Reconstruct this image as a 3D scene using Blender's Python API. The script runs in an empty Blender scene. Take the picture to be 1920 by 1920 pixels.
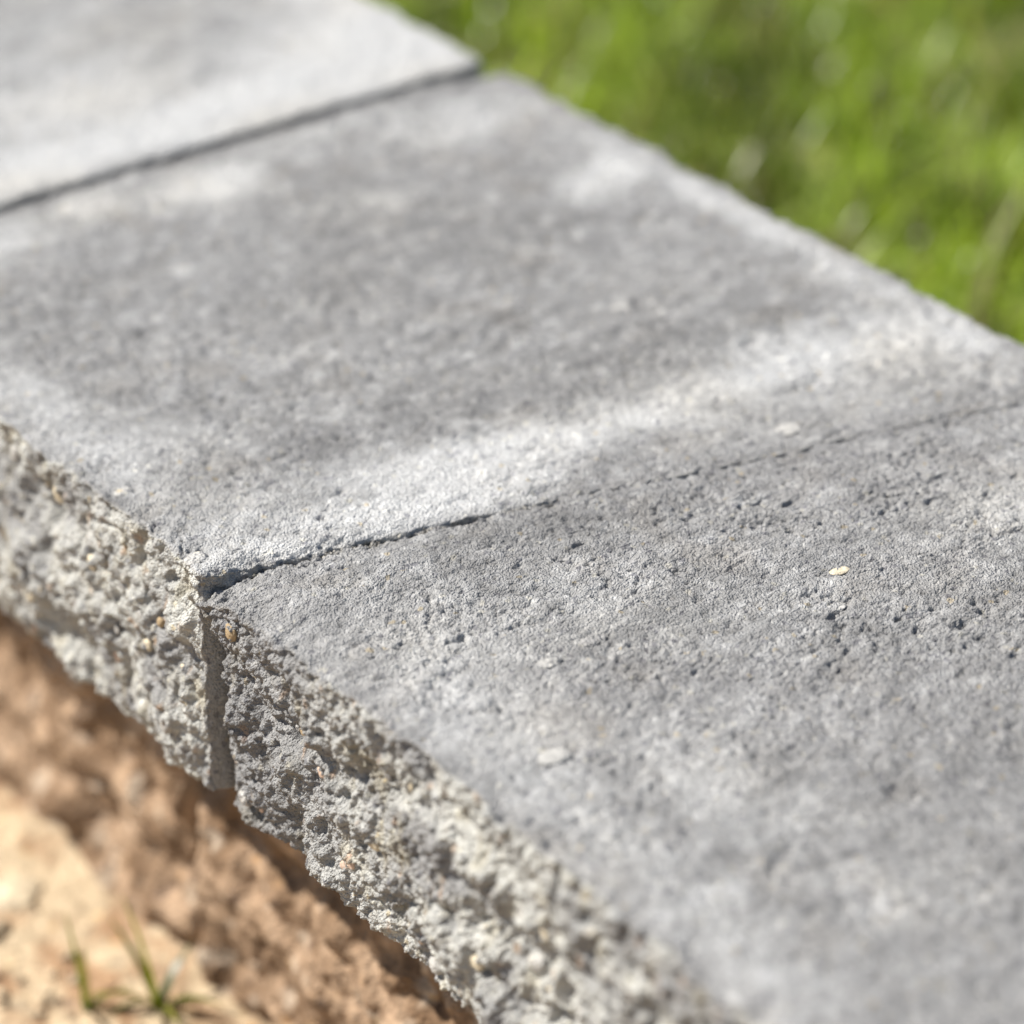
import bpy, math, random
import numpy as np
from mathutils import Vector
from concurrent.futures import ThreadPoolExecutor

# World axes: X runs across the wall (0 = rough front face, 0.273 = back edge,
# lawn beyond it), Y runs along the wall away from the camera, Z = 0 is the top
# of the capstones.  All lengths in metres.
sc = bpy.context.scene
YAW = math.radians(-37.3)
PITCH = math.radians(31.383)

# ---------------------------------------------------------------- camera
cam_d = bpy.data.cameras.new('camera')
cam = bpy.data.objects.new('camera', cam_d)
sc.collection.objects.link(cam)
cam.location = (-0.379, 0.0, 0.47)
cam.rotation_euler = (math.pi / 2 - PITCH, 0, YAW)
cam_d.sensor_width = 36
cam_d.lens = 112.5
cam_d.clip_start = 0.02
cam_d.clip_end = 500
cam_d.dof.use_dof = True
cam_d.dof.focus_distance = 0.872
cam_d.dof.aperture_fstop = 5.3
sc.camera = cam
sc.cycles.use_denoising = True
sc.cycles.sample_clamp_direct = 6
sc.cycles.sample_clamp_indirect = 4

# ---------------------------------------------------------------- world and sun
SUN_EL = math.radians(48)
SUN_AZ = math.radians(42)      # anticlockwise from +Y (along the wall)
sun_dir = Vector((-math.sin(SUN_AZ) * math.cos(SUN_EL), math.cos(SUN_AZ) * math.cos(SUN_EL), math.sin(SUN_EL)))
w = bpy.data.worlds.new("World")
sc.world = w
w.use_nodes = True
nt = w.node_tree
nt.nodes.clear()
sky = nt.nodes.new('ShaderNodeTexSky')
sky.sky_type = 'NISHITA'
sky.sun_disc = False
sky.sun_elevation = SUN_EL
sky.sun_rotation = -SUN_AZ
bg = nt.nodes.new('ShaderNodeBackground')
bg.inputs['Strength'].default_value = 0.06
wo = nt.nodes.new('ShaderNodeOutputWorld')
nt.links.new(sky.outputs[0], bg.inputs[0])
nt.links.new(bg.outputs[0], wo.inputs[0])
sl = bpy.data.lights.new('sun', 'SUN')
sl.energy = 5.0
sl.angle = math.radians(0.53)
sl.color = (1.0, 0.94, 0.86)
so = bpy.data.objects.new('sun', sl)
sc.collection.objects.link(so)
so.location = (-2, 1, 3)
so.rotation_euler = sun_dir.to_track_quat('Z', 'Y').to_euler()
vs = sc.view_settings
vs.view_transform = 'Standard'
vs.look = 'None'
vs.gamma = 1
vs.use_curve_mapping = False
vs.exposure = 0.76

# ---------------------------------------------------------------- numeric noise
f32 = np.float32
_pool = ThreadPoolExecutor(4)


def _chunked(fn):
    def run(P, *a, **k):
        P = np.ascontiguousarray(P, dtype=f32)
        n = len(P)
        if n == 0:
            return np.zeros(0, f32)
        cs = [P[i:i + 32768] for i in range(0, n, 32768)]
        return np.concatenate(list(_pool.map(lambda c: fn(c, *a, **k), cs)))
    return run


def _hash(ix, iy, iz, seed):
    h = (ix.astype(np.uint32) * np.uint32(374761393)) ^ (iy.astype(np.uint32) * np.uint32(668265263)) \
        ^ (iz.astype(np.uint32) * np.uint32(2147483647 - 19)) ^ np.uint32((seed * 1274126177) & 0xffffffff)
    h = (h ^ (h >> np.uint32(13))) * np.uint32(1274126177)
    h = (h ^ (h >> np.uint32(15))) * np.uint32(2246822519)
    return h ^ (h >> np.uint32(16))


_G = np.random.RandomState(7).normal(size=(256, 3)).astype(f32)
_G /= np.linalg.norm(_G, axis=1)[:, None]
_G *= 1.6


@_chunked
def perlin(P, scale, seed=0):
    """gradient noise, about -1..1; scale = feature size in metres (or a triple)"""
    Q = P / np.asarray(scale, f32) + f32(113.7)
    I = np.floor(Q).astype(np.int32)
    F = Q - I
    U = F * F * F * (F * (F * 6 - 15) + 10)
    out = None
    ux, uy, uz = U[:, 0], U[:, 1], U[:, 2]
    res = np.zeros(len(P), f32)
    for dx in (0, 1):
        wx = ux if dx else 1 - ux
        for dy in (0, 1):
            wxy = wx * (uy if dy else 1 - uy)
            for dz in (0, 1):
                g = _G[_hash(I[:, 0] + dx, I[:, 1] + dy, I[:, 2] + dz, seed) & np.uint32(255)]
                d = g[:, 0] * (F[:, 0] - dx) + g[:, 1] * (F[:, 1] - dy) + g[:, 2] * (F[:, 2] - dz)
                res += d * wxy * (uz if dz else 1 - uz)
    return res


def fbm(P, scale, oct=4, seed=0, gain=0.5):
    s = np.asarray(scale, f32)
    r = 0
    a = 1.0
    t = 0
    for i in range(oct):
        r = r + a * perlin(P, s, seed + i * 17)
        t += a
        a *= gain
        s = s / 2.03
    return r / t * 1.3


@_chunked
def worley(P, scale, seed=0, flat=False):
    """nearest-feature distance in cells, 0..~1; flat = 2-D in XY"""
    Q = P / np.asarray(scale, f32) + f32(57.3)
    I = np.floor(Q).astype(np.int32)
    F = Q - I
    best = np.full(len(P), 9, f32)
    for dx in (-1, 0, 1):
        for dy in (-1, 0, 1):
            for dz in ((0,) if flat else (-1, 0, 1)):
                zz = np.zeros_like(I[:, 2]) if flat else I[:, 2] + dz
                h = _hash(I[:, 0] + dx, I[:, 1] + dy, zz, seed)
                rx = (h & np.uint32(1023)).astype(f32) / 1023
                ry = ((h >> np.uint32(10)) & np.uint32(1023)).astype(f32) / 1023
                d = (dx + rx - F[:, 0]) ** 2 + (dy + ry - F[:, 1]) ** 2
                if not flat:
                    rz = ((h >> np.uint32(20)) & np.uint32(1023)).astype(f32) / 1023
                    d = d + (dz + rz - F[:, 2]) ** 2
                np.minimum(best, d, out=best)
    return np.sqrt(best)


@_chunked
def sparse_domes(P, scale, seed=0, keep=0.3, rmin=0.2, rmax=0.5):
    """rounded bumps at some cells only (2-D in XY): 0..1 height"""
    Q = P / np.asarray(scale, f32) + f32(31.9)
    I = np.floor(Q).astype(np.int32)
    F = Q - I
    best = np.zeros(len(P), f32)
    zz = np.zeros_like(I[:, 2])
    for dx in (-1, 0, 1):
        for dy in (-1, 0, 1):
            h = _hash(I[:, 0] + dx, I[:, 1] + dy, zz, seed)
            rx = (h & np.uint32(255)).astype(f32) / 255
            ry = ((h >> np.uint32(8)) & np.uint32(255)).astype(f32) / 255
            rr = ((h >> np.uint32(16)) & np.uint32(255)).astype(f32) / 255
            on = ((h >> np.uint32(24)) & np.uint32(255)).astype(f32) / 255 < keep
            r = rmin + (rmax - rmin) * rr * rr
            d2 = ((dx + rx - F[:, 0]) ** 2 + (dy + ry - F[:, 1]) ** 2) / (r * r)
            v = np.where(on & (d2 < 1), np.sqrt(np.clip(1 - d2, 0, 1)) * (0.5 + rr * 0.5), 0)
            np.maximum(best, v, out=best)
    return best


def sstep(a, b, x):
    t = np.clip((x - a) / (b - a), 0, 1)
    return t * t * (3 - 2 * t)


# ---------------------------------------------------------------- mesh helpers
def link(o, parent=None):
    sc.collection.objects.link(o)
    if parent is not None:
        o.parent = parent
    return o


def mesh_from(name, V, quads, mat, col=None, smooth=True, tris=None):
    me = bpy.data.meshes.new(name)
    V = np.ascontiguousarray(V, dtype=f32)
    me.vertices.add(len(V))
    me.vertices.foreach_set('co', V.ravel())
    nq = 0 if quads is None else len(quads)
    ntr = 0 if tris is None else len(tris)
    loops = np.concatenate([a.ravel() for a in (quads, tris) if a is not None]).astype(np.int32)
    me.loops.add(len(loops))
    me.loops.foreach_set('vertex_index', loops)
    me.polygons.add(nq + ntr)
    st = np.concatenate([np.arange(nq) * 4, nq * 4 + np.arange(ntr) * 3]).astype(np.int32)
    me.polygons.foreach_set('loop_start', st)
    me.update(calc_edges=True)
    if smooth:
        me.polygons.foreach_set('use_smooth', np.ones(nq + ntr, bool))
    if col is not None:
        at = me.color_attributes.new('Col', 'FLOAT_COLOR', 'POINT')
        c = np.ones((len(V), 4), f32)
        c[:, :3] = col
        at.data.foreach_set('color', c.ravel())
    if mat:
        me.materials.append(mat)
    return me


def grid_quads(nu, nv, off=0, flip=False):
    i = np.arange(nu - 1)[:, None] * nv + np.arange(nv - 1)[None, :]
    i = i.ravel() + off
    q = np.stack([i, i + nv, i + nv + 1, i + 1], 1)
    return q[:, ::-1] if flip else q


def steps(a, b, spans, edge=0.0004, redge=0.004):
    """1-D coordinates from a to b; spans = function x -> spacing, finer at both ends"""
    xs = [a]
    while xs[-1] < b:
        x = xs[-1]
        h = spans(x)
        e = min(x - a, b - x)
        if e < redge:
            h = min(h, edge)
        xs.append(x + h)
    xs = np.array(xs)
    return a + (xs - a) * (b - a) / (xs[-1] - a)


def box_shell(xs, ys, zs, r, skip=('bottom',)):
    """six faces sharing the same grid lines, rounded with radius r -> V, N, quads, box point"""
    lo = np.array([xs[0], ys[0], zs[0]])
    hi = np.array([xs[-1], ys[-1], zs[-1]])
    Vs, Qs, off = [], [], 0

    def face(A, B, fixed_axis, val, flip):
        nonlocal off
        ga, gb = np.meshgrid(A, B, indexing='ij')
        P = np.zeros((ga.size, 3))
        ax = [i for i in range(3) if i != fixed_axis]
        P[:, ax[0]] = ga.ravel()
        P[:, ax[1]] = gb.ravel()
        P[:, fixed_axis] = val
        Vs.append(P)
        Qs.append(grid_quads(len(A), len(B), off, flip))
        off += len(P)
    if 'top' not in skip:
        face(xs, ys, 2, zs[-1], False)
    if 'front' not in skip:
        face(ys, zs, 0, xs[0], True)
    if 'back' not in skip:
        face(ys, zs, 0, xs[-1], False)
    if 'near' not in skip:
        face(xs, zs, 1, ys[0], False)
    if 'far' not in skip:
        face(xs, zs, 1, ys[-1], True)
    # coarse underside (its rim follows the same box)
    face(xs[::6] if (len(xs) - 1) % 6 == 0 else np.append(xs[::6], xs[-1]),
         ys[::6] if (len(ys) - 1) % 6 == 0 else np.append(ys[::6], ys[-1]), 2, zs[0], True)
    P = np.concatenate(Vs)
    q = np.clip(P, lo + r, hi - r)
    d = P - q
    ln = np.linalg.norm(d, axis=1)[:, None]
    N = d / np.maximum(ln, 1e-9)
    return q + N * r, N, np.concatenate(Qs), P


def tag(o, label=None, cat=None, group=None, kind=None):
    if label:
        o['label'] = label
    if cat:
        o['category'] = cat
    if group:
        o['group'] = group
    if kind:
        o['kind'] = kind
    return o


# ---------------------------------------------------------------- materials
def new_mat(name):
    m = bpy.data.materials.new(name)
    m.use_nodes = True
    t = m.node_tree
    t.nodes.clear()
    out = t.nodes.new('ShaderNodeOutputMaterial')
    b = t.nodes.new('ShaderNodeBsdfPrincipled')
    t.links.new(b.outputs[0], out.inputs[0])
    return m, t, b, out


def grain_mat(name, attr='Col', base=None, speck=0.35, sscale=900, bump=0.00035, rough=0.9, spec=0.25, tint=None):
    """mineral surface: colour from the mesh attribute, times grain-sized colour variation, plus fine bump"""
    m, t, b, out = new_mat(name)
    N, L = t.nodes, t.links
    tc = N.new('ShaderNodeNewGeometry')
    if base is None:
        a = N.new('ShaderNodeAttribute')
        a.attribute_name = attr
        csrc = a.outputs['Color']
    else:
        c = N.new('ShaderNodeRGB')
        c.outputs[0].default_value = (*base, 1)
        csrc = c.outputs[0]
    n1 = N.new('ShaderNodeTexNoise')
    n1.inputs['Scale'].default_value = sscale
    n1.inputs['Detail'].default_value = 3
    n1.inputs['Roughness'].default_value = 0.7
    L.new(tc.outputs['Position'], n1.inputs['Vector'])
    mr = N.new('ShaderNodeMapRange')
    mr.inputs['From Min'].default_value = 0.3
    mr.inputs['From Max'].default_value = 0.72
    mr.inputs['To Min'].default_value = 1 - speck
    mr.inputs['To Max'].default_value = 1 + speck
    mr.clamp = True
    L.new(n1.outputs['Fac'], mr.inputs['Value'])
    mul = N.new('ShaderNodeVectorMath')
    mul.operation = 'SCALE'
    L.new(csrc, mul.inputs[0])
    L.new(mr.outputs[0], mul.inputs['Scale'])
    # sparse pale and ochre sand grains
    v = N.new('ShaderNodeTexVoronoi')
    v.inputs['Scale'].default_value = sscale * 0.75
    L.new(tc.outputs['Position'], v.inputs['Vector'])
    sp = N.new('ShaderNodeSeparateColor')
    L.new(v.outputs['Color'], sp.inputs[0])
    r = N.new('ShaderNodeValToRGB')
    r.color_ramp.interpolation = 'CONSTANT'
    e = r.color_ramp.elements
    e[0].position = 0
    e[0].color = (1, 1, 1, 1)
    e[1].position = 0.93
    e[1].color = (1.3, 1.3, 1.28, 1)
    for pos, c in ((0.957, (1.15, 1.02, 0.8, 1)), (0.960, (0.62, 0.62, 0.66, 1)), (0.985, (1.25, 1.22, 1.12, 1))):
        x = e.new(pos)
        x.color = c
    L.new(sp.outputs[0], r.inputs[0])
    m2 = N.new('ShaderNodeVectorMath')
    m2.operation = 'MULTIPLY'
    L.new(mul.outputs[0], m2.inputs[0])
    L.new(r.outputs[0], m2.inputs[1])
    L.new(m2.outputs[0], b.inputs['Base Color'])
    b.inputs['Roughness'].default_value = rough
    b.inputs['Specular IOR Level'].default_value = spec
    nb = N.new('ShaderNodeTexNoise')
    nb.inputs['Scale'].default_value = sscale * 1.3
    nb.inputs['Detail'].default_value = 3
    nb.inputs['Roughness'].default_value = 0.65
    L.new(tc.outputs['Position'], nb.inputs['Vector'])
    bp = N.new('ShaderNodeBump')
    bp.inputs['Strength'].default_value = 1.0
    bp.inputs['Distance'].default_value = bump
    vb = N.new('ShaderNodeTexVoronoi')
    vb.inputs['Scale'].default_value = sscale * 1.55
    L.new(tc.outputs['Position'], vb.inputs['Vector'])
    hm = N.new('ShaderNodeMath')
    hm.operation = 'MULTIPLY_ADD'
    hm.inputs[1].default_value = -0.55
    L.new(vb.outputs['Distance'], hm.inputs[0])
    L.new(nb.outputs['Fac'], hm.inputs[2])
    L.new(hm.outputs[0], bp.inputs['Height'])
    L.new(bp.outputs[0], b.inputs['Normal'])
    return m


M_cap = grain_mat('cast_concrete', speck=0.24, sscale=950, bump=0.0013)
M_block = grain_mat('tan_split_block', speck=0.3, sscale=380, bump=0.001)
M_sand = grain_mat('sandy_soil', speck=0.18, sscale=500, bump=0.001)
M_soil = grain_mat('dark_soil', base=(0.06, 0.045, 0.025), speck=0.5, sscale=120, bump=0.003)
M_peb = [grain_mat('pebble_' + n, base=c, speck=s, sscale=700, bump=b_) for n, c, s, b_ in (
    ('white', (0.42, 0.415, 0.395), 0.22, 0.0008), ('cream', (0.54, 0.48, 0.36), 0.15, 0.0004),
    ('grey', (0.30, 0.297, 0.29), 0.24, 0.0012), ('ochre', (0.34, 0.26, 0.16), 0.2, 0.0003),
    ('pink', (0.50, 0.38, 0.30), 0.15, 0.0002))]
M_chip = grain_mat('pale_limestone', base=(0.50, 0.42, 0.30), speck=0.15, sscale=350, bump=0.0006)


def blade_mat(name):
    m, t, b, out = new_mat(name)
    N, L = t.nodes, t.links
    a = N.new('ShaderNodeAttribute')
    a.attribute_name = 'Col'
    L.new(a.outputs['Color'], b.inputs['Base Color'])
    b.inputs['Roughness'].default_value = 0.36
    b.inputs['Specular IOR Level'].default_value = 0.6
    tr = N.new('ShaderNodeBsdfTranslucent')
    sc_ = N.new('ShaderNodeVectorMath')
    sc_.operation = 'MULTIPLY'
    sc_.inputs[1].default_value = (1.6, 1.7, 0.5)
    L.new(a.outputs['Color'], sc_.inputs[0])
    L.new(sc_.outputs[0], tr.inputs['Color'])
    mx = N.new('ShaderNodeMixShader')
    mx.inputs[0].default_value = 0.42
    L.new(b.outputs[0], mx.inputs[1])
    L.new(tr.outputs[0], mx.inputs[2])
    L.new(mx.outputs[0], out.inputs[0])
    return m


M_grass = blade_mat('grass_blade')

# ---------------------------------------------------------------- the wall
wall = bpy.data.objects.new('garden_wall', None)
wall.location = (0, 0, 0)
link(wall)
tag(wall, 'low garden wall of tan split blocks under thick grey concrete capstones', 'wall', kind='thing')

W = 0.273
TH = 0.0765
# embedded pebbles that show: (stone, face, a, b, size, aspect, material, height)
#   face 'top': a, b = X, Y;  face 'front': a, b = Y, Z
PEBS = {
    'A': [('top', 0.1407, 0.5339, .0062, .55, 1, .30), ('top', 0.0256, 0.5134, .0090, .60, 0, .28),
          ('top', 0.0147, 0.5805, .0085, .8, 2, .45), ('top', 0.0653, 0.5483, .0080, .55, 2, .45),
          ('top', 0.0502, 0.5472, .0065, .6, 0, .30),
          ('top', 0.195, 0.522, .0055, .6, 0, .3), ('top', 0.1283, 0.5215, .0060, .6, 0, .3),
          ('top', 0.182, 0.556, .0060, .5, 2, .45),
          ('top', 0.2111, 0.5641, .0060, .6, 2, .5), ('front', 0.5847, -0.0366, .0042, .8, 4, .7), ('front', 0.6237, -0.0676, .0052, 1.1, 0, .9),
          ('front', 0.5345, -0.0706, .0065, .7, 0, .8), ('front', 0.511, -0.0516, .0060, .8, 1, .7),
          ('front', 0.5950, -0.030, .0045, .8, 3, .6), ('front', 0.6250, -0.012, .0050, 1.0, 3, .5),
          ('front', 0.5600, -0.045, .0050, .8, 1, .7), ('front', 0.4900, -0.040, .0065, .8, 0, .7),
          ('front', 0.4700, -0.060, .0060, .8, 1, .7), ('front', 0.5750, -0.062, .0035, .9, 4, .7)],
    'B': [('top', 0.1823, 0.6018, .0085, .7, 0, .28), ('top', 0.0045, 0.6470, .0075, .7, 0, .7),
          ('top', 0.0065, 0.6890, .0060, .6, 0, .5), 
           ('top', 0.190, 0.690, .007, .6, 0, .35), 
          ('front', 0.7186, -0.0125, .0050, 1.6, 1, .9), ('front', 0.6950, -0.024, .0036, 1.5, 1, .8),
          ('front', 0.6620, -0.028, .0028, 1.1, 3, .8), ('front', 0.6700, -0.040, .0036, 1.2, 1, .7),
          ('front', 0.6560, -0.058, .0050, 1.4, 0, .7), ('front', 0.6900, -0.055, .0036, 1, 4, .7),
          ('front', 0.7450, -0.012, .0050, 1.2, 0, .7)],
    'C': [],
}

# efflorescence and paler laitance on the tops: (x, y, rx, ry, angle deg, amount)
PALE = {
    'A': [(0.075, 0.562, .020, .016, 0, .40), (0.035, 0.572, .020, .020, 0, .45), (0.020, 0.535, .016, .040, 0, .50),
          (0.205, 0.530, .030, .016, 0, .45), (0.05, 0.48, .020, .03, 0, .40), (0.11, 0.535, .03, .012, -10, .25),
          (0.235, 0.545, .02, .02, 0, .30), (0.015, 0.46, .012, .05, 0, .40), (0.06, 0.42, .02, .02, 0, .3),
          (0.16, 0.51, .03, .008, -10, .2), (0.03, 0.61, .02, .012, 0, .20)],
    'B': [(0.022, 0.640, .030, .010, -15, .85), (0.060, 0.632, .030, .010, -15, 1.0), (0.095, 0.628, .022, .009, -15, .9), (0.030, 0.658, .034, .014, -5, .50), (0.085, 0.646, .034, .013, -12, 1.0), (0.118, 0.640, .022, .012, -12, .9),
          (0.155, 0.634, .026, .012, -12, .75), (0.205, 0.630, .040, .020, -5, .8), (0.252, 0.620, .030, .022, 0, .8), (0.16, 0.615, .05, .012, -14, .35), (0.22, 0.598, .05, .012, -14, .4), (0.10, 0.70, .10, .03, -10, .22), (0.10, 0.79, .08, .05, 0, .16), (0.21, 0.70, .04, .05, 0, .2),
          (0.012, 0.72, .014, .050, 0, .6), (0.03, 0.70, .02, .02, 0, .5), (0.01, 0.78, .012, .05, 0, .5),
          (0.095, 0.853, .016, .012, 0, .8), (0.135, 0.845, .022, .014, -8, 1.0), (0.06, 0.850, .03, .02, 0, .6),
          (0.245, 0.768, .022, .012, 20, 1.0), (0.235, 0.835, .028, .018, 0, .75), (0.264, 0.72, .008, .10, 0, .7),
          (0.20, 0.855, .05, .010, 0, .5), (0.17, 0.80, .02, .012, 0, .35), (0.26, 0.66, .012, .05, 0, .5)],
    'C': [(0.245, 0.905, .034, .030, 0, .9), (0.19, 0.895, .06, .016, 0, .8), (0.10, 0.892, .05, .014, 0, .7),
          (0.13, 0.93, .04, .025, 0, .35), (0.262, 0.97, .012, .10, 0, .5), (0.05, 0.95, .05, .03, 0, .3)],
}
DARK = {
    'A': [(0.095, 0.602, .040, .012, -14, .55), (0.092, 0.548, .022, .010, 0, .50), (0.205, 0.500, .03, .02, 0, .4),
          (0.12, 0.45, .05, .03, 0, .4), (0.15, 0.585, .04, .010, -14, .35), (0.165, 0.54, .03, .010, 0, .35)],
    'B': [(0.14, 0.685, .07, .03, 0, .22), (0.11, 0.73, .06, .05, 0, .10), (0.20, 0.665, .03, .012, 0, .35),
          (0.20, 0.74, .05, .03, 0, .25), (0.14, 0.81, .05, .02, 0, .25)],
    'C': [(0.16, 1.0, .07, .05, 0, .35)],
}


def blobs(P, L):
    r = np.zeros(len(P), f32)
    wob = perlin(P, 0.02, 91) * 0.35 + perlin(P, 0.008, 92) * 0.25
    for x, y, rx, ry, an, am in L:
        c, s = math.cos(math.radians(an)), math.sin(math.radians(an))
        dx, dy = P[:, 0] - x, P[:, 1] - y
        u, v = (dx * c + dy * s) / rx, (-dx * s + dy * c) / ry
        g = np.exp(-(u * u + v * v) * 0.75 + wob * 0.9) * am
        r = np.maximum(r, g) + 0.25 * np.minimum(r, g)
    return np.clip(r, 0, 1)


def capstone(key, near, far, near_slope, far_slope, hx, hy, hz, seed, label, detail=True, gap=(0.0006, 0.0006)):
    """near/far: Y of the joints at X=0; slopes: joint skew. Returns the object"""
    xs = steps(0, W, hx)
    ys = steps(near, far, hy)
    zs = steps(-TH, 0, hz)
    V, N, Q, P0 = box_shell(xs, ys, zs, 0.0012, skip=())
    V = V.astype(f32)
    N = N.astype(f32)
    # the arrises that touch tightly at the right of the near joint stay square
    if key in 'AB':
        e_ = far if key == 'A' else near
        c_ = 0.92 * sstep(.09, .15, P0[:, 0]) * (np.abs(P0[:, 1] - e_) < .0035)
        V += (P0 - V) * c_[:, None].astype(f32)
    # skew the ends to follow the joints
    t = (V[:, 1] - near) / (far - near)
    V[:, 1] = V[:, 1] + V[:, 0] * (near_slope * (1 - t) + far_slope * t)
    X, Y, Z = V[:, 0].copy(), V[:, 1].copy(), V[:, 2].copy()
    depth = -Z
    S = V + f32(seed * 3.1)          # noise space, different for each stone
    wf = np.clip(-N[:, 0], 0, 1)
    wt = np.clip(N[:, 2], 0, 1)
    wb = np.clip(N[:, 0], 0, 1)
    wn = np.clip(-N[:, 1], 0, 1)
    wr = np.clip(N[:, 1], 0, 1)
    # -- split face: broad relief, dies out into the stone
    S2 = S.copy()
    S2[:, 0] = seed
    kx = np.exp(-(X / 0.011) ** 1.5)
    sel = kx > 0.01
    M = np.zeros(len(V), f32)
    Ss = S2[sel]
    amp = (0.25 + 0.75 * sstep(0.004, 0.026, depth[sel])) * (0.55 + 0.45 * sstep(0, 0.012, TH - depth[sel]))
    M[sel] = (fbm(Ss, (0.05, 0.042, 0.032), 2, seed) * 0.0060 + fbm(Ss, (0.02, 0.017, 0.015), 3, seed + 5) * 0.0036) * amp
    # chipped top arris and slightly undercut foot
    M -= 0.0022 * np.exp(-(TH - depth) / 0.006)
    d_far = (far + far_slope * X) - Y
    d_near = Y - (near + near_slope * X)
    if key == 'A':
        M *= 1 - 0.88 * np.exp(-(d_far / 0.011) ** 2)
        M -= (0.0004 + 0.0036 * sstep(0.0, .022, depth)) * np.exp(-(d_far / 0.008) ** 2) + 0.003 * np.exp(-((d_far - 0.03) / 0.018) ** 2) * sstep(0.006, .03, depth)
        M += 0.002 * np.exp(-((d_far - 0.014) / 0.01) ** 2 - ((depth - .036) / .014) ** 2)
    if key == 'A':
        M += 0.0024 * np.exp(-(d_far / 0.014) ** 2) * np.exp(-depth / 0.010)
    if key == 'B':
        M *= 1 - 0.9 * np.exp(-(d_near / 0.009) ** 2)
        M += 0.0003 * np.exp(-(d_near / 0.012) ** 2)
    V[:, 0] -= M * kx
    # arris chips: top drops near the front
    ch = np.clip(perlin(S2, (1, 0.012, 1), seed + 40) * 0.8 + perlin(S2, (1, 0.005, 1), seed + 41) * 0.5 + 0.15, 0, 1)
    if key == 'B':
        ch = ch * (1 - .85 * np.exp(-(d_near / .012) ** 2))
        V[:, 2] += .003 * np.exp(-(X / .012) ** 2 - (d_near / .010) ** 2 - ((TH - depth) / .008) ** 2)
    V[:, 2] -= ch * 0.0035 * np.exp(-(X / 0.0055) ** 2) * sstep(TH, 0.0, depth)
    # -- joint edges: wandering outline, ragged arris, worn corners
    e1 = np.stack([X + seed, np.zeros_like(X), Z * 0.25], 1)
    wig = (perlin(e1, 0.03, seed + 50) * 0.0009 + perlin(e1, 0.008, seed + 51) * 0.0006 + perlin(e1, 0.003, seed + 52) * 0.0004)
    kn = np.exp(-(d_near / 0.006) ** 2)
    kf = np.exp(-(d_far / 0.006) ** 2)
    rag = (perlin(e1, 0.0045, seed + 53) * 0.0009 + perlin(e1, 0.0019, seed + 54) * 0.0005) * sstep(.02, .0, depth) * (0.35 + np.exp(-X / .08))
    closed = sstep(0.07, 0.14, X)
    gn = (np.abs(wig) + gap[0]) * (1 - closed) + (wig * .8 - .0014) * closed if key == 'B' else np.abs(wig) + gap[0]
    gf = (np.abs(wig) + gap[1]) * (1 - closed) + (wig * .8 - .0014) * closed if key == 'A' else np.abs(wig) + gap[1]
    V[:, 1] += kn * (gn + rag) - kf * (gf + rag)
    topk = sstep(0.03, 0.0, depth)
    if key == 'A':
        # worn front corner at the joint and lowered arris along it
        k = np.exp(-(np.clip(X, 0, 1) / 0.05) ** 1.3)
        V[:, 1] -= (0.0002 + 0.0042 * sstep(0.0, .02, depth)) * np.exp(-(X / 0.022) ** 2) * np.exp(-(d_far / 0.014) ** 2)
        V[:, 2] -= topk * (0.0019 * k * np.exp(-(d_far / 0.016) ** 2) + 0.0010 * np.exp(-(d_far / 0.006) ** 2) * (1 - closed))
        V[:, 2] -= topk * 0.0020 * np.exp(-((X / 0.009) ** 2 + (d_far / 0.011) ** 2))
        V[:, 2] -= topk * (0.0008 + 0.0016 * np.exp(-(d_far / .05) ** 2)) * np.exp(-(np.clip(X, 0, 1) / .009) ** 1.5)
        V[:, 2] += topk * 0.0016 * np.exp(-(((X - .017) / .010) ** 2 + ((d_far - .026) / .010) ** 2))
    elif key == 'B':
        V[:, 2] -= topk * 0.0011 * np.exp(-(d_near / 0.0028) ** 2) * sstep(.10, .03, X) * sstep(.0, .012, X)
        V[:, 2] -= topk * 0.0005 * np.exp(-(d_near / 0.0020) ** 2) * (0.5 + ch * 0.8) * (1 - closed)
        V[:, 2] -= topk * 0.004 * np.exp(-((X - W) / 0.012) ** 2 - (d_far / 0.010) ** 2)
        V[:, 0] -= 0.006 * np.exp(-((X - W) / 0.012) ** 2 - (d_far / 0.010) ** 2)
        V[:, 2] -= topk * 0.0012 * np.exp(-(d_far / 0.004) ** 2)
        V[:, 1] -= (0.0004 + 0.0014 * X / W) * kf
    elif key == 'C':
        V[:, 2] -= topk * 0.0004 * kn
    # back edge, softly broken
    eb = np.stack([np.full_like(X, seed + .5), Y, Z * 0.5], 1)
    V[:, 0] += np.exp(-((W - X) / 0.006) ** 2) * (perlin(eb, 0.02, seed + 60) * 0.0016 + perlin(eb, 0.007, seed + 61) * 0.0010
                                                   - np.clip(perlin(eb, 0.010, seed + 62), 0, 1) * 0.0018 * topk)
    # -- fine relief of the split face
    D = np.zeros(len(V), f32)
    pale_f = np.zeros(len(V), f32)
    sel = wf > 0.02
    Ss = V[sel] * np.array([1, 1, 0.82 if key == 'B' else 1.0], f32) + f32(seed)
    Sd = Ss.copy()
    Sd[:, 1] += perlin(Ss, 0.009, seed + 70) * 0.0018
    Sd[:, 2] += perlin(Ss, 0.009, seed + 71) * 0.0018
    w1 = worley(Sd, 0.0085, seed + 72)
    w2 = worley(Sd, 0.0034, seed + 73) if detail else 0.5
    w3 = worley(Ss, 0.0015, seed + 74) if detail else 0.5
    p1 = fbm(Ss, 0.012, 3, seed + 75)
    pit = np.clip(perlin(Ss, (0.006, 0.005, 0.006), seed + 76) - 0.22, 0, 1)
    rid = np.abs(perlin(Sd, (0.014, 0.011, 0.014), seed + 77)) + 0.5 * np.abs(perlin(Sd, (0.006, 0.005, 0.006), seed + 78))
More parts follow.
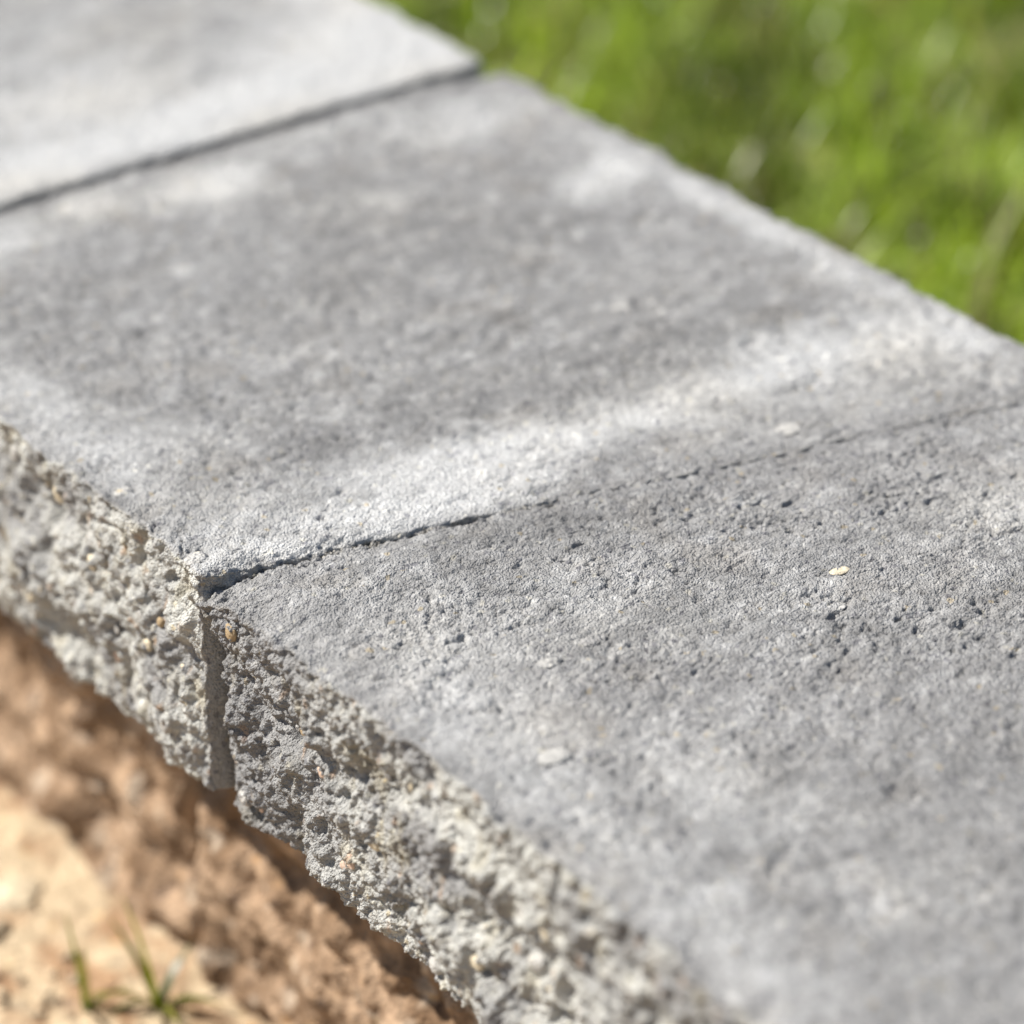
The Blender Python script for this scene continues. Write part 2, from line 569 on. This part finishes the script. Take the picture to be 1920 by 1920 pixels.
    ff = 0.0010 * (0.55 - w1) + 0.0014 * (0.5 - w2) + 0.0012 * (0.5 - w3) + 0.0012 * p1 - 0.0036 * pit + 0.0017 * (rid - .35)
    D[sel] = 1.35 * ff * np.sqrt(wf[sel])
    # -- fine relief of the top: sandy grain, pits in patches, shallow swells
    sel = wt > 0.02
    St = V[sel].copy() + f32(seed)
    St[:, 2] = 0
    patch = 0.18 + 0.62 * sstep(-0.5, 0.7, perlin(St, (0.034, 0.024, 1), seed + 80) + 0.5 * perlin(St, 0.011, seed + 81))
    Sw = St.copy()
    Sw[:, 0] += 0.0016 * perlin(St, 0.006, seed + 78)
    Sw[:, 1] += 0.0016 * perlin(St, 0.006, seed + 79)
    tp = 0.00055 * fbm(St, (0.045, 0.028, 1), 3, seed + 82)
    q1 = fbm(Sw, (0.0052, 0.0044, 1), 3 if detail else 2, seed + 83, 0.75)
    tp += 0.00062 * q1 * (0.45 + patch) + 0.00055 * fbm(Sw, (0.011, 0.008, 1), 2, seed + 77) * (0.5 + patch)
    tp -= np.clip(q1 * -1 - (0.50 - 0.30 * patch), 0, 0.6) * 0.0026
    cav = np.clip(perlin(Sw, (0.016, 0.010, 1), seed + 87) - 0.62, 0, 1)
    tp -= sstep(-.06, .10, cav * (1 + q1) - .03 * (q1 < 0)) * (cav > 0) * (0.0010 + 0.0014 * q1)
    crk = sstep(0.085, 0.0, np.abs(perlin(Sw, (0.012, 0.009, 1), seed + 74))) * sstep(.40, .75, patch + .4 * perlin(St, .016, seed + 75))
    tp -= 0.0006 * crk * (1 + .6 * q1)
    if detail:
        g1 = worley(Sw, 0.00105, seed + 84, flat=True)
        tp += 0.00045 * (0.45 - g1) * (0.7 + 0.6 * patch)
        tp -= np.clip(perlin(St, 0.0017, seed + 86) - 0.26, 0, 1) * 0.0024 * (0.35 + patch)
        tp -= np.clip(perlin(Sw, (0.0036, 0.0026, 1), seed + 68) - 0.40, 0, 1) * 0.0022 * (0.5 + patch)
    dm = sparse_domes(St, (0.011, 0.009, 1), seed + 88, keep=0.35, rmin=0.12, rmax=0.42)
    tp += 0.00050 * dm
    D[sel] += tp * wt[sel]
    # -- moulded end faces and back: nearly smooth with small voids
    sel = (wn + wr + wb) > 0.3
    Se = V[sel] + f32(seed)
    D[sel] += (0.00035 * fbm(Se, (0.012, 0.012, 0.04), 3, seed + 90) - 0.0012 * np.clip(perlin(Se, 0.003, seed + 93) - .45, 0, 1))
    if detail:
        brk = (0.0016 * (0.5 - worley(Se, 0.0032, seed + 94)) + 0.0009 * (0.5 - worley(Se, 0.0014, seed + 95))
               + 0.0011 * perlin(Se, 0.006, seed + 96))
        D[sel] += brk * sstep(.011, .002, depth[sel] + 0.004 * perlin(Se, 0.012, seed + 97))
    # -- seats for the embedded pebbles
    for f_, a, b_, s_, asp, mi, hh in PEBS.get(key, ()):
        if f_ == 'top':
            dd = np.sqrt(((V[:, 0] - a) / s_) ** 2 + ((V[:, 1] - b_) / (s_ * asp)) ** 2)
            D -= wt * 0.0010 * np.exp(-((dd + .25 * perlin(V, .0025, 7) - 0.60) / 0.15) ** 2) * np.clip(.45 + perlin(V, .004, 8), 0, 1.2) if s_ > .0045 else 0
        else:
            dd = np.sqrt(((V[:, 1] - a) / s_) ** 2 + ((V[:, 2] - b_) / (s_ * asp)) ** 2)
            D -= wf * 0.0010 * np.exp(-((dd - 0.62) / 0.18) ** 2)
    V += N * D[:, None]

    # ---- colours (albedo)
    C = np.zeros((len(V), 3), f32)
    Sx = V + f32(seed * 1.7)
    n_big = fbm(Sx, (0.06, 0.035, 0.05), 3, seed + 100)
    n_mid = fbm(Sx, (0.016, 0.010, 0.012), 3, seed + 101)
    n_sml = perlin(Sx, 0.003, seed + 102)
    pale = blobs(V, PALE.get(key, []))
    dark = blobs(V, DARK.get(key, []))
    n_fin = fbm(Sx, (0.006, 0.0045, 0.006), 3, seed + 105, .7)
    base = 0.275 * (1 + 0.16 * n_big + 0.22 * n_mid + 0.16 * n_sml + 0.22 * n_fin)
    base = base * (1 - 0.30 * dark) * (1.07 if key == 'A' else 1.0)
    pale = np.clip(pale * (1.25 if key == 'A' else 1.0) + (0.46 if key == 'C' else 0.0), 0, 1)
    p = pale * sstep(-1.0, 0.45, pale - 0.45 + 0.55 * n_mid + 0.40 * n_fin + .2 * n_sml) + 0.30 * sstep(0.15, 0.8, n_fin + .6 * n_mid)
    p = np.clip(p, 0, 1)
    top = base[:, None] * np.array([0.985, 0.99, 0.99], f32)
    white = np.array([0.555, 0.565, 0.565], f32)
    warm = np.array([0.57, 0.56, 0.525], f32)
    wm = sstep(-0.2, 0.6, perlin(Sx, 0.05, seed + 103))[:, None]
    top = top * (1 - p[:, None]) + (white * (1 - wm * .7) + warm * wm * .7) * p[:, None]
    bw = (sstep(0.25, 0.7, perlin(Sx, 0.02, seed + 104)) * 0.25 * (1 - p))[:, None]
    top = top * (1 - bw) + top * np.array([1.07, 0.99, 0.88], f32) * bw
    # split face: grey paste, cream dust, olive lichen film, some rust
    f1 = sstep(-0.5, 0.3, fbm(Sx, (0.02, 0.02, 0.02), 3, seed + 110))
    f2 = sstep(0.10, 0.60, fbm(Sx, (0.012, 0.008, 0.018), 3, seed + 111))
    f3 = sstep(0.52, 0.75, perlin(Sx, (0.006, 0.004, 0.007), seed + 112))
    grey = np.array([0.30, 0.302, 0.302], f32)
    cream = np.array([0.52, 0.525, 0.495], f32)
    olive = np.array([0.36, 0.315, 0.20], f32)
    rust = np.array([0.45, 0.26, 0.12], f32)
    cream_amt = {'A': 0.05 + 1.0 * sstep(0.02, 0.11, d_far), 'B': 0.95 + 0 * Y}.get(key, 0.6 + 0 * Y)  # A loses cream towards the joint, deepening the shade there by colour
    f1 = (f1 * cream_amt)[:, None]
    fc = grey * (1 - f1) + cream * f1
    fc = fc * (1 - 0.45 * f2[:, None]) + olive * 0.45 * f2[:, None]
    fc = fc * (1 - 0.5 * f3[:, None]) + rust * 0.5 * f3[:, None]
    fc *= (1 + 0.16 * n_sml + 0.12 * n_mid)[:, None]
    if key == 'A':       # darker grey next to the joint: shade of the recess painted into the colour
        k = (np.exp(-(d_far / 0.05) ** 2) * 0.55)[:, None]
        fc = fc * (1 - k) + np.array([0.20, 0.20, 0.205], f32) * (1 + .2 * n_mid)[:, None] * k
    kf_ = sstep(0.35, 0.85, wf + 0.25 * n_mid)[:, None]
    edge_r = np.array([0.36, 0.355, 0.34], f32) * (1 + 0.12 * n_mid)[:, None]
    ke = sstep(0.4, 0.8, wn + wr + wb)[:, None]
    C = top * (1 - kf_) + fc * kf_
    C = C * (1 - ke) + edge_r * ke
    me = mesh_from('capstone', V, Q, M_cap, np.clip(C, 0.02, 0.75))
    o = link(bpy.data.objects.new('capstone', me), wall)
    if label:
        tag(o, label)
    return o, V, N


def lin(*pts):
    xs_ = [p[0] for p in pts]
    ys_ = [p[1] for p in pts]
    return lambda x: float(np.interp(x, xs_, ys_))


J2, S2_ = 0.6385, -0.267
J1 = 0.8745
stone_a = capstone('A', 0.335, J2 + 0.0002, 0.22, S2_, lin((0, .00055), (.2, .00065), (.27, .0008)),
                   lin((.335, .0013), (.44, .0010), (.50, .00045), (.64, .00042)), lambda z: .00042, 11,
                   'nearest capstone, grey with a worn front corner beside the joint', gap=(.0006, .0002))
stone_b = capstone('B', J2 - 0.0002, J1 - 0.0006, S2_, -0.01, lin((0, .0008), (.27, .0010)),
                   lin((.63, .00055), (.70, .00075), (.80, .0016), (.9, .002)), lambda z: .00065, 23,
                   'middle capstone with a chalky white band along its near joint', gap=(.0001, .0008))
coarse = lambda x: .0028
stone_c = capstone('C', J1 + 0.0004, 1.185, -0.01, -0.22, coarse, coarse, coarse, 37,
                   'far capstone, palest and most blurred, top of the wall', detail=False)
capx = capstone('D', 0.03, 0.3335, 0.0, 0.22, lambda x: .004, lambda x: .004, lambda x: .004, 51, None, detail=False)
capy = capstone('E', 1.187, 1.46, -0.22, 0.0, lambda x: .005, lambda x: .005, lambda x: .005, 67, None, detail=False)


# ---------------------------------------------------------------- embedded pebbles (sub-parts)
def pebble_mesh(i, mat):
    n1, n2 = 16, 22
    th = np.linspace(0, np.pi, n1)
    ph = np.linspace(0, 2 * np.pi, n2 + 1)
    a, b_ = np.meshgrid(th, ph, indexing='ij')
    P = np.stack([np.sin(a) * np.cos(b_), np.sin(a) * np.sin(b_), np.cos(a)], -1).reshape(-1, 3)
    r = 1 + 0.22 * perlin(P + i * 5.3, 1.1, i) + 0.06 * perlin(P, 0.35, i + 9)
    P = np.sign(P) * np.abs(P) ** 0.85 * r[:, None]
    return mesh_from('pebble', P, grid_quads(n1, n2 + 1), mat)


peb_meshes = [[pebble_mesh(k * 7 + j, M_peb[j]) for k in range(3)] for j in range(5)]
rp = random.Random(5)
for key, (o, V, N) in (('A', stone_a), ('B', stone_b)):
    rows = list(PEBS[key])
    for q in range(16 if key == 'A' else 12):
        if rp.random() < 2:
            y = rp.uniform(.40, .63) if key == 'A' else rp.uniform(.645, .78)
            rows.append(('front', y, -rp.uniform(.008, .07), rp.uniform(.0018, .0036), rp.uniform(.8, 1.5), rp.choice([0, 1, 2, 2, 4, 2]), .45))
        else:
            x = rp.uniform(.02, .25)
            y = (rp.uniform(.42, .60) if key == 'A' else rp.uniform(.65, .84)) + (x * -.2)
            rows.append(('top', x, y, rp.uniform(.002, .004), rp.uniform(.55, .9), rp.choice([0, 0, 1, 2, 2]), .35))
    top_i = np.where(N[:, 2] > .9)[0]
    fr_i = np.where(N[:, 0] < -.9)[0]
    for f_, a, b_, s_, asp, mi, hh in rows:
        if f_ == 'top':
            idx = top_i[(np.abs(V[top_i, 0] - a) < .003) & (np.abs(V[top_i, 1] - b_) < .003)]
            if not len(idx):
                continue
            z = V[idx, 2].mean()
            c = bpy.data.objects.new('pebble', peb_meshes[mi][rp.randrange(3)])
            c.scale = (s_ * .5, s_ * asp * .5, s_ * .22 * hh)
            c.location = (a, b_, z - s_ * .04 * hh)
            c.rotation_euler = (0, 0, rp.uniform(-.3, .3))
        else:
            idx = fr_i[(np.abs(V[fr_i, 1] - a) < .003) & (np.abs(V[fr_i, 2] - b_) < .003)]
            if not len(idx):
                continue
            x = V[idx, 0].mean()
            c = bpy.data.objects.new('pebble', peb_meshes[mi][rp.randrange(3)])
            c.scale = (s_ * .42 * hh, s_ * .5, s_ * .5 * asp)
            c.location = (x + s_ * .08, a, b_)
            c.rotation_euler = (rp.uniform(-.5, .5), 0, 0)
        link(c, o)

# ---------------------------------------------------------------- joint grit
rg = np.random.RandomState(4)
ng = 6500
gx = .007 + (W - .012) * rg.uniform(0, 1, ng) ** .7
gy = J2 + S2_ * gx + rg.normal(0, .0006, ng)
gz = -rg.uniform(.0004, .0026, ng) - .0042 * np.exp(-gx / .05) - .0022 * np.clip(np.sin(gx * 260) + np.sin(gx * 97 + 1), 0, 1)
gs = rg.uniform(.0003, .00075, ng)
ico = np.array([(1, 0, 0), (-1, 0, 0), (0, 1, 0), (0, -1, 0), (0, 0, 1), (0, 0, -1)], f32)
icf = np.array([(0, 2, 4), (2, 1, 4), (1, 3, 4), (3, 0, 4), (2, 0, 5), (1, 2, 5), (3, 1, 5), (0, 3, 5)])
Vg = (ico[None] * (gs[:, None, None] * rg.uniform(.6, 1.3, (ng, 6, 1))) + np.stack([gx, gy, gz], 1)[:, None]).reshape(-1, 3)
Tg = (icf[None] + (np.arange(ng) * 6)[:, None, None]).reshape(-1, 3)
cg = np.repeat(rg.uniform(.22, .5, (ng, 1)) * np.array([[1, .97, .9]]), 6, 0)
tag(link(bpy.data.objects.new('joint_grit', mesh_from('joint_grit', Vg, None, M_cap, cg, False, Tg)), wall), kind='stuff')


# ---------------------------------------------------------------- tan blocks under the caps
def block(y0, y1, seed, h):
    xs = steps(0.041, 0.255, lambda x: h if x < .057 else .01, edge=h)
    ys = steps(y0, y1, lambda x: h, edge=h)
    zs = steps(-0.24, -TH - 0.0015, lambda x: h, edge=h)
    V, N, Q, P0 = box_shell(xs, ys, zs, 0.006, skip=())
    V = V.astype(f32)
    N = N.astype(f32)
    S = V + f32(seed)
    wf = np.clip(-N[:, 0], 0, 1)
    D = wf * (0.0090 * fbm(S, (0.03, 0.035, 0.03), 3, seed) + 0.0026 * (0.55 - worley(S, 0.016, seed + 1)) + 0.005 * (np.abs(perlin(S, (.028, .026, .022), seed + 8)) - .3)
              + 0.0020 * (0.5 - worley(S, 0.0065, seed + 2)) + 0.0012 * perlin(S, 0.003, seed + 3))
    D -= wf * 0.015 * np.exp((V[:, 2] + TH) / 0.022)
    V[:, 0] -= D
    V[:, 1:] += N[:, 1:] * (0.0006 * perlin(S, 0.01, seed + 4))[:, None]
    a = sstep(-.4, .5, fbm(S, 0.022, 3, seed + 5))[:, None]
    b_ = sstep(.3, .65, perlin(S, 0.010, seed + 6))[:, None]
    C = np.array([0.165, 0.105, 0.062], f32) * (1 - a) + np.array([0.38, 0.27, 0.18], f32) * a
    C = C * (1 - b_ * .5) + np.array([0.52, 0.45, 0.36], f32) * b_ * .5
    C *= (1 + .2 * perlin(S, 0.004, seed + 7))[:, None]
    o = link(bpy.data.objects.new('block', mesh_from('block', V, Q, M_block, np.clip(C, .02, .7))), wall)
    return o


joints = [0.02, 0.28, 0.5, 0.722, 0.99, 1.24, 1.47]
for i in range(len(joints) - 1):
    vis = i in (2, 3)
    block(joints[i] + .0012, joints[i + 1] - .0012, 200 + i * 13, .0013 if vis else .005)

# ---------------------------------------------------------------- front ground
ZG = -0.214


def warp_axis(c, dense, h, far, n):
    a = np.arange(c - dense, c + dense, h)
    g = np.geomspace(h, far, n)
    return np.concatenate([c - dense - np.cumsum(g)[::-1], a, c + dense + np.cumsum(g)])


gy_ = warp_axis(0.76, 0.20, 0.0018, 9, 60)
gx_ = np.concatenate([-0.16 - np.cumsum(np.geomspace(.0018, 9, 60))[::-1], np.arange(-0.16, 0.05, .0018)])
A_, B_ = np.meshgrid(gx_, gy_, indexing='ij')
P = np.stack([A_.ravel(), B_.ravel(), np.zeros(A_.size)], 1).astype(f32)
hgt = 0.003 * fbm(P, 0.06, 3, 301) + 0.0012 * (0.5 - worley(P, 0.016, 302, flat=True)) + 0.0012 * perlin(P, 0.005, 303)
P[:, 2] = ZG + hgt
a = sstep(-.35, .3, fbm(P, (0.016, .022, 1), 3, 304))[:, None]
C = np.array([0.34, 0.22, 0.13], f32) * (1 - a) + np.array([0.50, 0.40, 0.27], f32) * a
C *= (1 + .15 * perlin(P, 0.006, 305))[:, None]
g = link(bpy.data.objects.new('sandy_ground', mesh_from('sandy_ground', P, grid_quads(len(gx_), len(gy_)), M_sand, C)))
tag(g, kind='structure')


def chip_mesh(i):
    n1, n2 = 20, 28
    th = np.linspace(0, np.pi, n1)
    ph = np.linspace(0, 2 * np.pi, n2 + 1)
    a, b_ = np.meshgrid(th, ph, indexing='ij')
    P = np.stack([np.sin(a) * np.cos(b_), np.sin(a) * np.sin(b_), np.cos(a)], -1).reshape(-1, 3).astype(f32)
    r = 1 + 0.30 * perlin(P, 1.0, i) + 0.12 * perlin(P, 0.4, i + 9) + .05 * perlin(P, .15, i + 3)
    # a few cleaved facets
    R = np.random.RandomState(i)
    Pn = P * r[:, None]
    for q in range(6):
        nn = R.normal(size=3)
        nn /= np.linalg.norm(nn)
        dd = Pn @ nn - R.uniform(.6, .8)
        Pn = Pn - np.clip(dd, 0, 9)[:, None] * nn * .85
    return mesh_from('stone', Pn, grid_quads(n1, n2 + 1), M_chip)


for (x, y, sx, sy, sz, rz, lab) in (
        (0.010, 0.792, .011, .009, .0028, .3, 'pale rounded stone on the sand against the wall foot, at the left edge'),
        (-0.027, 0.715, .012, .0075, .0040, .5, 'small cream stone on the sand at the bottom left corner')):
    o = link(bpy.data.objects.new('loose_stone', chip_mesh(int(x * -900 + 40))))
    o.location = (x, y, ZG + sz * .45)
    o.scale = (sx, sy, sz)
    o.rotation_euler = (0.1, -.08, rz)
    tag(o, lab, 'stone', 'loose pale stones at the wall foot')

# gravel: small uncountable bits
rs = np.random.RandomState(12)
ng = 700
gx = rs.uniform(-.14, .012, ng)
gy = rs.uniform(.60, .98, ng)
gs = rs.gamma(2.2, .0008, ng) + .0008
Vg = (ico[None] * (gs[:, None, None] * rs.uniform(.6, 1.4, (ng, 6, 1))) * np.array([1, 1, .45])
      + np.stack([gx, gy, np.full(ng, ZG + .001)], 1)[:, None]).reshape(-1, 3)
Tg = (icf[None] + (np.arange(ng) * 6)[:, None, None]).reshape(-1, 3)
cg = np.repeat(np.array([[.6, .48, .33]]) * rs.uniform(.45, 1.1, (ng, 1)), 6, 0)
tag(link(bpy.data.objects.new('gravel', mesh_from('gravel', Vg, None, M_sand, cg, False, Tg))), kind='stuff')


# ---------------------------------------------------------------- grass blades
def blades(base, height, lean, az, width, col_a, col_b, seg=3, curl=1.7):
    """arrays of blades -> V, quads, colours; each blade is a folded ribbon bending over"""
    n = len(base)
    t = np.linspace(0, 1, seg + 1)
    tt = t[None, :]
    ang = lean[:, None] * (0.35 + tt * curl * .6)
    ds = height[:, None] / seg
    hx = np.concatenate([np.zeros((n, 1)), np.cumsum(np.sin(ang[:, 1:]) * ds, 1)], 1)
    hz = np.concatenate([np.zeros((n, 1)), np.cumsum(np.cos(ang[:, 1:]) * ds, 1)], 1)
    dx, dy = np.cos(az)[:, None], np.sin(az)[:, None]
    cx = base[:, 0:1] + hx * dx
    cy = base[:, 1:2] + hx * dy
    cz = base[:, 2:3] + hz
    wd = width[:, None] * (1 - tt ** 2.2) * .5 + .00008
    L = np.stack([cx - dy * wd, cy + dx * wd, cz], -1)
    Rr = np.stack([cx + dy * wd, cy - dx * wd, cz], -1)
    V = np.stack([L, Rr], 2).reshape(-1, 3)
    k = np.arange(seg)
    q0 = np.stack([2 * k, 2 * k + 1, 2 * k + 3, 2 * k + 2], 1)
    Q = (q0[None] + (np.arange(n) * 2 * (seg + 1))[:, None, None]).reshape(-1, 4)
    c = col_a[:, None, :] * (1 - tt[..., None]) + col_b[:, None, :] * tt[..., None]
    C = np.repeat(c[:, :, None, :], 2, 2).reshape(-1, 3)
    return V, Q, C


rs = np.random.RandomState(21)
ZL = -0.185


def lawn_patch(n, x0, x1, y0, y1, hm):
    b = np.stack([rs.uniform(x0, x1, n), rs.uniform(y0, y1, n), np.full(n, ZL)], 1)
    cl = fbm(b * np.array([1, 1, 0]), 0.09, 2, 401)
    cl2 = perlin((b * np.array([1, 1, 0])).astype(f32), 0.035, 402)
    cl3 = perlin((b * np.array([1, 1, 0])).astype(f32), 0.022, 403)
    keep = rs.uniform(0, 1, n) < np.clip(.7 + 1.1 * cl2, .12, 1)
    b, cl, cl2, cl3 = b[keep], cl[keep], cl2[keep], cl3[keep]
    n = len(b)
    h = hm * np.clip(rs.normal(1, .25, n) + .25 * cl, .4, 1.8)
    lean = np.abs(rs.normal(.85, .5, n))
    az = rs.uniform(0, 2 * np.pi, n)
    wd = rs.uniform(.0016, .0036, n) * np.where(rs.uniform(0, 1, n) < .04, 1.8, 1)
    g1 = np.array([.12, .185, .015])
    g2 = np.array([.23, .31, .035])
    g3 = np.array([.23, .25, .08])
    u = np.clip(.5 + .6 * cl + rs.normal(0, .25, n), 0, 1)[:, None]
    v = np.clip(.35 + .8 * cl2 + rs.normal(0, .2, n), 0, 1)[:, None]
    col = g1 * (1 - u) + g2 * u
    col = col * (1 - v * .5) + g3 * v * .5
    col = col * np.clip(1.12 + 1.2 * cl3 + 0.95 * perlin((b * np.array([1, 1, 0])).astype(f32), 0.055, 404), .28, 2.3)[:, None]
    dead = rs.uniform(0, 1, n) < (.10 + .30 * sstep(.0, .5, perlin((b * np.array([1, 1, 0])).astype(f32), 0.045, 406)))
    col[dead] = np.array([.36, .30, .15]) * rs.uniform(.6, 1.2, (dead.sum(), 1))
    lean[dead] += .5
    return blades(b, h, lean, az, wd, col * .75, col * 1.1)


parts, off = [], 0
for a in ((21000, .262, .95, .70, 1.50, .026), (9000, .262, 1.3, .2, .72, .05), (60000, .262, 3.0, -.6, 3.6, .060)):
    parts.append(lawn_patch(*a))
Vl = np.concatenate([p[0] for p in parts])
offs = np.cumsum([0] + [len(p[0]) for p in parts[:-1]])
Ql = np.concatenate([p[1] + o_ for p, o_ in zip(parts, offs)])
Cl = np.concatenate([p[2] for p in parts])
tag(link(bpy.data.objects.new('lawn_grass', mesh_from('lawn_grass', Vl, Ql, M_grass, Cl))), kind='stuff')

# soil under the lawn, large enough to reach the horizon
gx_ = np.concatenate([np.linspace(.26, 3, 120), 3 + np.cumsum(np.geomspace(.03, 14, 40))])
gy_ = warp_axis(1.2, 2.2, .03, 14, 40)
A_, B_ = np.meshgrid(gx_, gy_, indexing='ij')
P = np.stack([A_.ravel(), B_.ravel(), np.zeros(A_.size)], 1).astype(f32)
P[:, 2] = ZL - .004 + .004 * perlin(P, .08, 501)
m, t, b, out = new_mat('lawn_soil')
n1 = t.nodes.new('ShaderNodeTexNoise')
n1.inputs['Scale'].default_value = 60
n1.inputs['Detail'].default_value = 5
r = t.nodes.new('ShaderNodeValToRGB')
r.color_ramp.elements[0].position = .35
r.color_ramp.elements[0].color = (.10, .12, .025, 1)
r.color_ramp.elements[1].position = .7
r.color_ramp.elements[1].color = (.22, .22, .08, 1)
tc = t.nodes.new('ShaderNodeTexCoord')
t.links.new(tc.outputs['Object'], n1.inputs['Vector'])
t.links.new(n1.outputs['Fac'], r.inputs[0])
t.links.new(r.outputs[0], b.inputs['Base Color'])
b.inputs['Roughness'].default_value = .95
tag(link(bpy.data.objects.new('lawn_ground', mesh_from('lawn_ground', P, grid_quads(len(gx_), len(gy_)), m))), kind='structure')


# ---------------------------------------------------------------- grass sprigs at the foot of the wall
def sprig(x, y, specs, label):
    root = link(bpy.data.objects.new('grass_sprig', None))
    root.location = (x, y, ZG)
    tag(root, label, 'grass sprig')
    for h, lean, az, wd, col in specs:
        c = np.array([col])
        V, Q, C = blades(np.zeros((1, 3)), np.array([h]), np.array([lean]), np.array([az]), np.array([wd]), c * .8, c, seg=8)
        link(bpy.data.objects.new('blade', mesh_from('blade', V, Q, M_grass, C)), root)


G1, G2, G3, G4 = (.13, .15, .03), (.19, .20, .035), (.07, .10, .04), (.25, .21, .06)
R_ = math.radians
sprig(0.0190, 0.7130, [(.046, .25, R_(120), .0026, G2), (.036, .75, R_(100), .003, G1), (.030, 1.1, R_(200), .003, G3),
                       (.026, 1.0, R_(20), .0035, G3), (.028, 1.3, R_(300), .003, G1), (.022, 1.3, R_(260), .003, G2),
                       (.030, 1.4, R_(150), .0025, G4)],
      'green grass sprig with curved blades growing against the tan block')
sprig(-0.0000, 0.7270, [(.040, .16, R_(110), .0022, G1), (.022, .9, R_(60), .003, G4), (.020, 1.0, R_(240), .0025, G3),
                       (.018, 1.2, R_(330), .003, G2)],
      'thin grass sprig with one upright olive blade on the pale sand')
